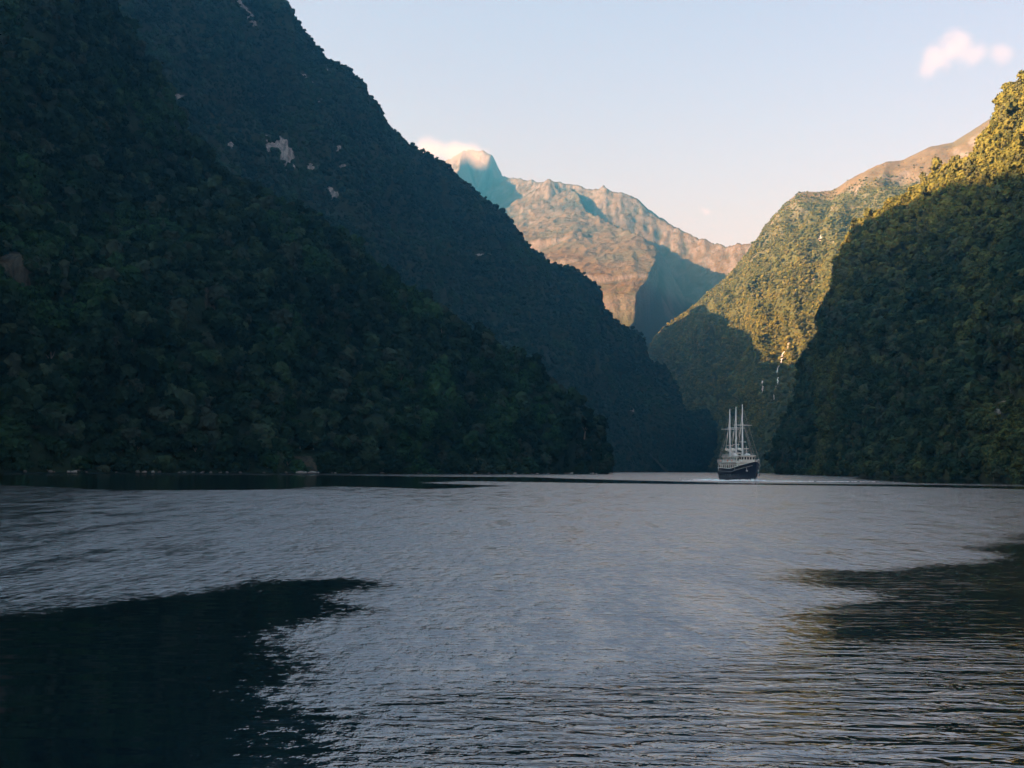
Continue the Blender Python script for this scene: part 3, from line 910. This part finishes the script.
for s in (-1, 1):
    st_.tube([(-LEN / 2 + LEN * t + 1.2 * max(0, (t - 0.7) / 0.3) * (deck_z(t) - .4) / 6.5, s * (half_beam(t) * 0.995 + 0.03), deck_z(t) - 0.35) for t in np.linspace(0, 0.97, 24)], 0.08, 6)
st_.build('rubbing_strake', M['steel'], hull)
for s in (-1, 1):
    for k in range(8):
        x = -14 + 3.6 * k
        ph = MB(); ph.tube([(x, s * (half_beam((x + LEN / 2) / LEN) * 0.985), 2.25), (x, s * (half_beam((x + LEN / 2) / LEN) * 0.985 + 0.1), 2.25)], 0.27, 12)
        ph.build('porthole', M['glass_dark'], hull)
    an = MB(); an.box((14.6, s * 2.1 - 0.25, 3.6), (15.5, s * 2.1 + 0.25, 4.0)).tube([(15.0, s * 2.1, 3.7), (15.0, s * 2.2, 5.0)], 0.12)
    an.build('anchor', M['steel'], hull)

def deckhouse(x0, x1, w, z0, z1, nwin, wz, wh, ww, name='deckhouse', front=3, roof=0.35):
    d = MB().box((x0, -w, z0), (x1, w, z1), 0.06).build(name, M['cream'], ship, 0.05)
    MB().box((x0 - roof, -w - roof, z1), (x1 + roof, w + roof, z1 + 0.16)).build('roof', M['white'], d, 0.03)
    step = (x1 - x0) / nwin
    for s in (-1, 1):
        for k in range(nwin):
            xc = x0 + (k + 0.5) * step
            y0 = s * (w - 0.03)
            MB().box((xc - ww / 2, min(y0, y0 + s * 0.06), wz), (xc + ww / 2, max(y0, y0 + s * 0.06), wz + wh)).build('window', M['glass_dark'], d)
    for k in range(front):
        yc = -w + (k + 0.5) * 2 * w / front
        MB().box((x1 - 0.04, yc - w / front * 0.62, wz), (x1 + 0.05, yc + w / front * 0.62, wz + wh)).build('window', M['glass_dark'], d)
    return d
low = deckhouse(-17.4, 8.6, 4.15, 3.9, 6.75, 13, 4.75, 1.25, 1.05)
up = deckhouse(-15.0, 5.0, 3.3, 6.92, 9.15, 10, 7.6, 1.0, 1.1)
wheel = deckhouse(5.6, 9.4, 2.6, 6.92, 9.5, 2, 8.05, 0.95, 1.3, 'wheelhouse', 5, 0.45)
top = deckhouse(-9.5, -5.0, 1.6, 9.31, 10.7, 2, 9.75, 0.6, 1.2, 'deckhouse', 2, 0.2)
for s in (-1, 1):                               # pillars that carry the side deck
    for k in range(9):
        MB().tube([(-16.8 + k * 3.0, s * 4.45, 4.0), (-16.8 + k * 3.0, s * 4.45, 6.78)], 0.09, 6).build('pillar', M['white'], low)
    MB().box((-17.6, min(s * 4.1, s * 4.7), 6.93), (9.0, max(s * 4.1, s * 4.7), 7.0)).build('side_deck', M['white'], low)
rl = MB()
for s in (-1, 1):
    for z in (7.35, 7.7, 8.05):
        rl.tube([(-17.5, s * 4.6, z), (8.9, s * 4.6, z)], 0.04, 5)
    for k in range(19):
        rl.tube([(-17.5 + k * 1.466, s * 4.6, 7.0), (-17.5 + k * 1.466, s * 4.6, 8.07)], 0.045, 5)
    for z in (9.7, 10.2):
        rl.tube([(-14.8, s * 3.3, z), (4.9, s * 3.3, z)], 0.035, 5)
    for k in range(14):
        rl.tube([(-14.8 + k * 1.515, s * 3.3, 9.3), (-14.8 + k * 1.515, s * 3.3, 10.22)], 0.04, 5)
for z in (7.35, 7.7, 8.05):
    rl.tube([(-17.5, -4.6, z), (-17.5, 4.6, z)], 0.04, 5)
rl.build('railing', M['white'], ship)
fn = MB().tube([(-12.6, 0, 9.3), (-12.7, 0, 11.6), (-12.9, 0, 11.9)], [0.7, 0.62, 0.66], 12).build('funnel', M['cream'], ship)
for s in (-1, 1):
    lb = MB().tube([(-3.2, s * 2.6, 9.95), (-2.6, s * 2.6, 9.8), (-0.6, s * 2.6, 9.75), (1.4, s * 2.6, 9.8), (2.1, s * 2.6, 9.95)], [0.12, 0.62, 0.78, 0.62, 0.1], 10).build('lifeboat', M['white'], ship, 0, True)
    MB().tube([(-2.2, s * 2.2, 9.3), (-2.2, s * 2.2, 11.2), (-2.2, s * 3.0, 11.5)], 0.07, 6).build('davit', M['steel'], lb)
    MB().tube([(1.0, s * 2.2, 9.3), (1.0, s * 2.2, 11.2), (1.0, s * 3.0, 11.5)], 0.07, 6).build('davit', M['steel'], lb)
    MB().box((9.62, s * 2.9 - 0.14, 8.95), (9.85, s * 2.9 + 0.14, 9.2), 0.03).build('lamp', M['white'], wheel)
MB().tube([(17.6, 0, 6.5), (21.5, 0, 7.6), (23.4, 0, 8.1)], [0.28, 0.2, 0.1], 8).build('bowsprit', M['white'], ship)
wl = MB().box((12.2, -0.9, 5.0), (13.6, 0.9, 5.9), 0.1).build('windlass', M['steel'], ship, 0.05)

def mast(x, foot, topz, yard_z):
    m = MB().tube([(x, 0, foot), (x, 0, 16), (x, 0, 23), (x, 0, topz)], [0.34, 0.30, 0.22, 0.11], 10).build('mast', M['white'], ship, 0, True)
    MB().tube([(x + 0.3, -3.6, yard_z), (x + 0.3, 0, yard_z + 0.05), (x + 0.3, 3.6, yard_z)], [0.07, 0.13, 0.07], 6).build('yard', M['white'], m)
    MB().tube([(x + 0.25, -1.3, yard_z - 6.4), (x + 0.25, 1.3, yard_z - 6.4)], 0.09, 6).build('crosstree', M['white'], m)
    MB().tube([(x - 0.5, 0, foot + 2.4), (x - 3.5, 0, foot + 2.7), (x - 7.2, 0, foot + 3.1)], [0.16, 0.15, 0.1], 8).build('boom', M['white'], m)
    MB().tube([(x - 0.7, 0, foot + 2.85), (x - 3.5, 0, foot + 3.2), (x - 6.8, 0, foot + 3.45)], [0.36, 0.42, 0.2], 8).build('furled_sail', M['canvas'], m)
    MB().tube([(x - 0.3, 0, topz - 3.0), (x - 3.4, 0, 18), (x - 6.6, 0, 12.0)], [0.07, 0.17, 0.14], 8).build('furled_sail', M['canvas'], m)
    return m
masts = [(-15.8, 9.0, 28.3, 20.2), (-6.9, 9.0, 28.7, 20.4), (2.0, 9.0, 29.2, 21.2)]
for a in masts: mast(*a)
rg = MB()
for (x, ft, tz, yz) in masts:
    for s in (-1, 1):
        for dx in (-1.6, -0.5, 0.9):
            rg.tube([(x + dx, s * 4.5, 7.1), (x, s * 0.15, yz + 1.2)], 0.035, 4)
        rg.tube([(x - 0.8, s * 4.5, 7.1), (x, 0, tz - 1.0)], 0.03, 4)
rg.tube([(23.2, 0, 8.1), (2.0, 0, 28.6)], 0.045, 4)
rg.tube([(20.5, 0, 7.4), (2.0, 0, 23.0)], 0.045, 4)
rg.tube([(2.0, 0, 28.8), (-6.9, 0, 28.3)], 0.03, 4)
rg.tube([(-6.9, 0, 28.3), (-15.8, 0, 27.9)], 0.03, 4)
rg.tube([(2.0, 0, 11.0), (-6.9, 0, 22.0)], 0.035, 4)
rg.tube([(-15.8, 0, 27.9), (-18.4, 0, 5.0)], 0.03, 4)
rg.build('rigging', M['rope'], ship)
MB().tube([(7.2, 0, 9.6), (7.2, 0, 13.2)], [0.12, 0.07], 8).box((6.9, -0.9, 12.0), (7.5, 0.9, 12.25)).build('radar_mast', M['white'], ship)
for s in (-1, 1):
    for x in (-12.0, -2.0, 4.0):
        b_ = MB()
        b_.tube([(x + 0.34 * math.cos(a), s * 4.68, 7.65 + 0.34 * math.sin(a)) for a in np.linspace(0, 6.2, 14)], 0.08, 5)
        b_.build('lifebuoy', M['orange'], ship)

def box_mesh(name, lo, hi):
    me = bpy.data.meshes.new(name)
    x0, y0, z0 = lo; x1, y1, z1 = hi
    vs = [(x0, y0, z0), (x1, y0, z0), (x1, y1, z0), (x0, y1, z0), (x0, y0, z1), (x1, y0, z1), (x1, y1, z1), (x0, y1, z1)]
    me.from_pydata(vs, [], [(3, 2, 1, 0), (4, 5, 6, 7), (0, 1, 5, 4), (1, 2, 6, 5), (2, 3, 7, 6), (3, 0, 4, 7)])
    return me
# ------------------------------------------------------------------ foam, rocks, falls, clouds
foam = NT('foam')
pos = foam.pos()
fp = foam.n('ShaderNodeBsdfPrincipled')
foam.set(fp.inputs['Base Color'], foam.mix(foam.noise(pos, 1.5, 4, 0.7), (0.45, 0.50, 0.53), (0.86, 0.88, 0.88)))
foam.set(fp.inputs['Roughness'], 0.9)
M['foam'] = foam.surface(fp.outputs[0])

def foam_heap(lines, n, seed, size):
    """many small churned lumps of white water strewn along lines on the surface"""
    r = np.random.default_rng(seed)
    bm = bmesh.new()
    for (a, b_, w, dens, hgt) in lines:
        a, b_ = np.asarray(a, float), np.asarray(b_, float)
        for _ in range(int(n * dens)):
            t = r.random()
            c = a + (b_ - a) * t
            off = r.normal() * w * (0.35 + 0.65 * t)
            d = (b_ - a)[:2] / np.linalg.norm((b_ - a)[:2])
            x, y = c[0] - d[1] * off, c[1] + d[0] * off
            h = hgt * (1 - 0.7 * t) * r.uniform(0.3, 1)
            s = size * r.uniform(0.5, 1.6)
            k = 7
            top_ = bm.verts.new((x + r.normal() * s * .2, y + r.normal() * s * .2, h))
            ring = [bm.verts.new((x + s * r.uniform(.7, 1.3) * math.cos(6.283 * i / k), y + s * r.uniform(.5, 1.1) * math.sin(6.283 * i / k), -0.05)) for i in range(k)]
            for i in range(k):
                bm.faces.new((top_, ring[i], ring[(i + 1) % k]))
    return bm
bow = Vector((math.sin(SHIP_YAW), -math.cos(SHIP_YAW), 0))
prt = Vector((bow.y, -bow.x, 0)) * -1            # to the right of the picture
sp = Vector(ship.location)
def SP(x, y): 
    v = sp + bow * x + prt * y
    return (v.x, v.y, 0)
bm = foam_heap([
    (SP(18.5, 0), SP(2, 7.5), 0.8, 1.0, 1.0), (SP(18.5, 0), SP(2, -7.5), 0.8, 1.0, 1.1), (SP(2, -7.0), SP(-26, -12), 1.3, 0.8, 0.5), (SP(2, 7.0), SP(-26, 14), 1.6, 0.9, 0.5),
    (SP(-18, 0), SP(-70, 2), 4.0, 1.2, 0.35), (SP(18, 1), SP(8, 20), 1.0, 0.5, 0.45), (SP(12, -6), SP(6, -24), 0.8, 0.4, 0.4), (SP(14, 6), SP(2, 52), 1.2, 0.7, 0.35)], 260, 5, 0.55)
me = bpy.data.meshes.new('bow_foam'); bm.to_mesh(me); bm.free(); me.materials.append(M['foam'])
o = bpy.data.objects.new('foam', me); COL.objects.link(o)
tag(o, 'white foam churned up round the waterline of the sailing ship', 'foam', kind='stuff')

M['rock'] = plain('shore_rock', (0.085, 0.085, 0.08), 0.9, 0, 0.35, 0.8)
M['rock_pale'] = plain('pale_shore_rock', (0.20, 0.195, 0.18), 0.9, 0, 0.3, 0.8)
def rock_mesh(seed):
    r = np.random.default_rng(seed)
    bm = bmesh.new()
    bmesh.ops.create_icosphere(bm, subdivisions=3, radius=1.0)
    co = np.array([v.co[:] for v in bm.verts])
    dsp = 1 + 0.35 * fbm(co * 1.1 + seed * 3.7, 3) + 0.12 * fbm(co * 3.5 + seed, 2)
    co = co * dsp[:, None] * np.array([1.25, 0.9, 0.7])
    for _ in range(5):                          # split flat faces
        n = r.normal(size=3); n /= np.linalg.norm(n)
        d = co @ n
        co = co - np.maximum(d - 0.62, 0)[:, None] * n
    for v, c in zip(bm.verts, co): v.co = c
    me = bpy.data.meshes.new('shore_rock'); bm.to_mesh(me); bm.free()
    return me
RM = []
for k in range(5):
    me = rock_mesh(k); me.materials.append(M['rock_pale']); RM.append(me)
RM2 = []
for k in range(4):
    me = rock_mesh(20 + k); me.materials.append(M['rock']); RM2.append(me)
r = np.random.default_rng(9)
base_line = resample(np.array([b_ for _, b_ in L]), 500)
bpx, _ = project(base_line)
def shore_rocks(spots, meshes, label, group, smin, smax):
    for px in spots:
        k = int(np.argmin(np.abs(bpx[:400] - px)))
        b_ = base_line[k]
        # step out of the slope until clear of it
        s = r.uniform(smin, smax)
        o = bpy.data.objects.new('shore_rock', meshes[r.integers(len(meshes))]); COL.objects.link(o)
        o.location = (b_[0] + r.uniform(0.5, 3.0), b_[1] - r.uniform(2.0, 5.0), 0.25 * s)
        o.scale = (s * r.uniform(.8, 1.6), s, s * r.uniform(.7, 1.1)); o.rotation_euler = (r.normal() * .15, r.normal() * .15, r.random() * 6.28)
        tag(o, label, 'rock', group)
shore_rocks([296, 303, 307, 311, 317, 331], RM, 'pale boulder fallen at the water under the forest left of the picture middle', 'pale boulders below a slip on the left shore', 0.8, 1.7)
shore_rocks([68, 71, 77, 141, 148], RM, 'pale stone at the water\'s edge near the left end of the shore', 'pale stones near the left end of the shore', 0.7, 1.3)
shore_rocks([515, 535, 568, 590, 593, 612, 616], RM, 'pale rock lying off the tip of the left spur', 'pale rocks round the tip of the left spur', 0.8, 1.5)
shore_rocks(r.uniform(-20, 600, 45), RM2, 'dark wet rock along the foot of the left shore', 'dark rocks along the left shore', 0.5, 1.2)

# waterfall on the shaded lower face
M['fall'] = plain('falling_water', (0.52, 0.55, 0.57), 0.6, 0, 0.15, 0.3)
def drape(path, pts, V, widths, name, mat, label, cat):
    m = V.ravel() < 1
    flat = pts.reshape(-1, 3)[m]
    fpx, fpy = project(flat)
    line = []
    for (x, y) in path:
        w = 1 / ((fpx - x) ** 2 + (fpy - y) ** 2 + 0.3) ** 2
        k = np.argsort(-w)[:6]
        line.append((flat[k] * w[k, None]).sum(0) / w[k].sum())
    line = np.array(line)
    r = np.random.default_rng(4)
    bm = bmesh.new()
    for i in range(len(line) - 1):
        a, b_ = line[i], line[i + 1]
        for j in range(5):
            t0, t1 = j / 5, (j + r.uniform(0.75, 1.3)) / 5
            w = widths[i] * r.uniform(0.45, 1.2)
            off = r.normal() * widths[i] * 0.25
            rings = []
            for t in (t0, t1):
                c = a + (b_ - a) * t
                ring = []
                for ang in np.linspace(0, 2 * math.pi, 8, endpoint=False):
                    ring.append(bm.verts.new((c[0] + off + w * math.cos(ang) * r.uniform(.7, 1.2), c[1] - 5.0 + 1.6 * math.sin(ang), c[2] + 3.0 + r.normal() * 0.6)))
                rings.append(ring)
            for k in range(8):
                bm.faces.new((rings[0][k], rings[0][(k + 1) % 8], rings[1][(k + 1) % 8], rings[1][k]))
            bm.faces.new(rings[0]); bm.faces.new(rings[1][::-1])
    bmesh.ops.recalc_face_normals(bm, faces=bm.faces)
    me = bpy.data.meshes.new(name); bm.to_mesh(me); bm.free(); me.materials.append(mat)
    o = bpy.data.objects.new(name, me); COL.objects.link(o)
    tag(o, label, cat)
    return o
drape([(784, 353), (782, 357), (780, 364), (778, 370), (777, 376)], pts_right, V_right, [1.0, 1.6, 1.5, 1.4], 'waterfall', M['fall'], 'upper broken white fall just under the shadow line on the right mountain', 'waterfall')
drape([(778, 379), (777, 386), (774, 393), (773, 400)], pts_right, V_right, [1.4, 1.0, 1.5], 'waterfall', M['fall'], 'lower white fall continuing below the long upper one', 'waterfall')
drape([(762, 383), (762, 389), (761, 395)], pts_right, V_right, [1.7, 1.3], 'waterfall', M['fall'], 'short white fall standing apart to the left of the long broken one', 'waterfall')

# clouds
def cloud_volume(name, blobs, dens, scale, label, color=(1, 0.96, 0.94), aniso=0.0, thr=0.0, kind=None, step=1.0):
    bm = bmesh.new()
    lo = np.min([np.asarray(c) - np.asarray(s) for c, s in blobs], 0)
    hi = np.max([np.asarray(c) + np.asarray(s) for c, s in blobs], 0)
    me = box_mesh(name, lo, hi)
    b = NT(name + '_vapour')
    pos = b.pos()
    total = None
    nz = b.math('SUBTRACT', b.noise(pos, scale, 6, 0.62), 0.5)
    for c, s in blobs:
        mp = b.n('ShaderNodeMapping', vector_type='POINT')
        b.set(mp.inputs[0], pos)
        mp.inputs['Location'].default_value = [-c[i] / s[i] for i in range(3)]
        mp.inputs['Scale'].default_value = [1 / s[i] for i in range(3)]
        ln = b.n('ShaderNodeVectorMath', operation='LENGTH'); b.set(ln.inputs[0], mp.outputs[0])
        v = b.math('SUBTRACT', 0.72, ln.outputs['Value'])
        total = v if total is None else b.math('MAXIMUM', total, v)
    d = b.ramp(b.math('ADD', total, b.math('MULTIPLY', nz, 1.25)), 0.02 + thr, 0.62 + thr, 0.0, dens)
    pv = b.n('ShaderNodeVolumePrincipled')
    pv.inputs['Color'].default_value = (*color, 1)
    pv.inputs['Density Attribute'].default_value = ''
    pv.inputs['Anisotropy'].default_value = aniso
    b.set(pv.inputs['Density'], d)
    b.t.links.new(pv.outputs[0], b.out.inputs['Volume'])
    b.m.cycles.volume_step_rate = step if hasattr(b.m.cycles, 'volume_step_rate') else 1.0
    me.materials.append(b.m)
    o = bpy.data.objects.new(name, me); COL.objects.link(o)
    tag(o, label, name, kind=kind)
    return o
D = 12500.0
k = D / F
cloud_volume('cloud', [(P(958, 47, D), (44 * k, 34 * k, 34 * k)), (P(938, 58, D), (36 * k, 30 * k, 28 * k)), (P(972, 54, D), (30 * k, 28 * k, 24 * k)), (P(926, 68, D), (20 * k, 18 * k, 24 * k)), (P(1000, 56, D), (22 * k, 20 * k, 24 * k))],
             0.0008, 0.0048, 'small pink-lit cloud alone in the sky above the right-hand cliff', color=(1, 0.86, 0.77), thr=0.02)
cloud_volume('cloud', [(P(707, 212, D), (11 * k, 10 * k, 7 * k)), (P(703, 210, D), (7 * k, 8 * k, 5 * k))],
             0.0016, 0.006, 'faint mauve wisp of cloud low in the gap over the far ridge', color=(0.75, 0.7, 0.8))
k = 6500.0 / F
cloud_volume('mist', [(P(430, 150, 6500), (34 * k, 40 * k, 22 * k)), (P(452, 153, 6450), (30 * k, 50 * k, 18 * k)), (P(470, 152, 6420), (24 * k, 50 * k, 12 * k)), (P(480, 160, 6400), (20 * k, 50 * k, 14 * k))],
             0.0026, 0.0045, 'glowing mist wrapped round the far peak beyond the left mountain', color=(1, 0.88, 0.80), kind='stuff', thr=0.0)
# ------------------------------------------------------------------ haze
b = NT('haze_air')
pv = b.n('ShaderNodeVolumePrincipled')
pv.inputs['Color'].default_value = (0.10, 0.60, 1.0, 1)
pv.inputs['Absorption Color'].default_value = (1, 1, 1, 1)
pv.inputs['Density'].default_value = HAZE_DENSITY
pv.inputs['Anisotropy'].default_value = 0.65
pv.inputs['Density Attribute'].default_value = ''
b.t.links.new(pv.outputs[0], b.out.inputs['Volume'])
hz = bpy.data.objects.new('haze', box_mesh('haze', (-4500, -2800, -75), (4500, 9200, 2000)))
hz.data.materials.append(b.m)
COL.objects.link(hz)
tag(hz, 'thin blue haze filling the air of the fjord', 'haze', kind='stuff')
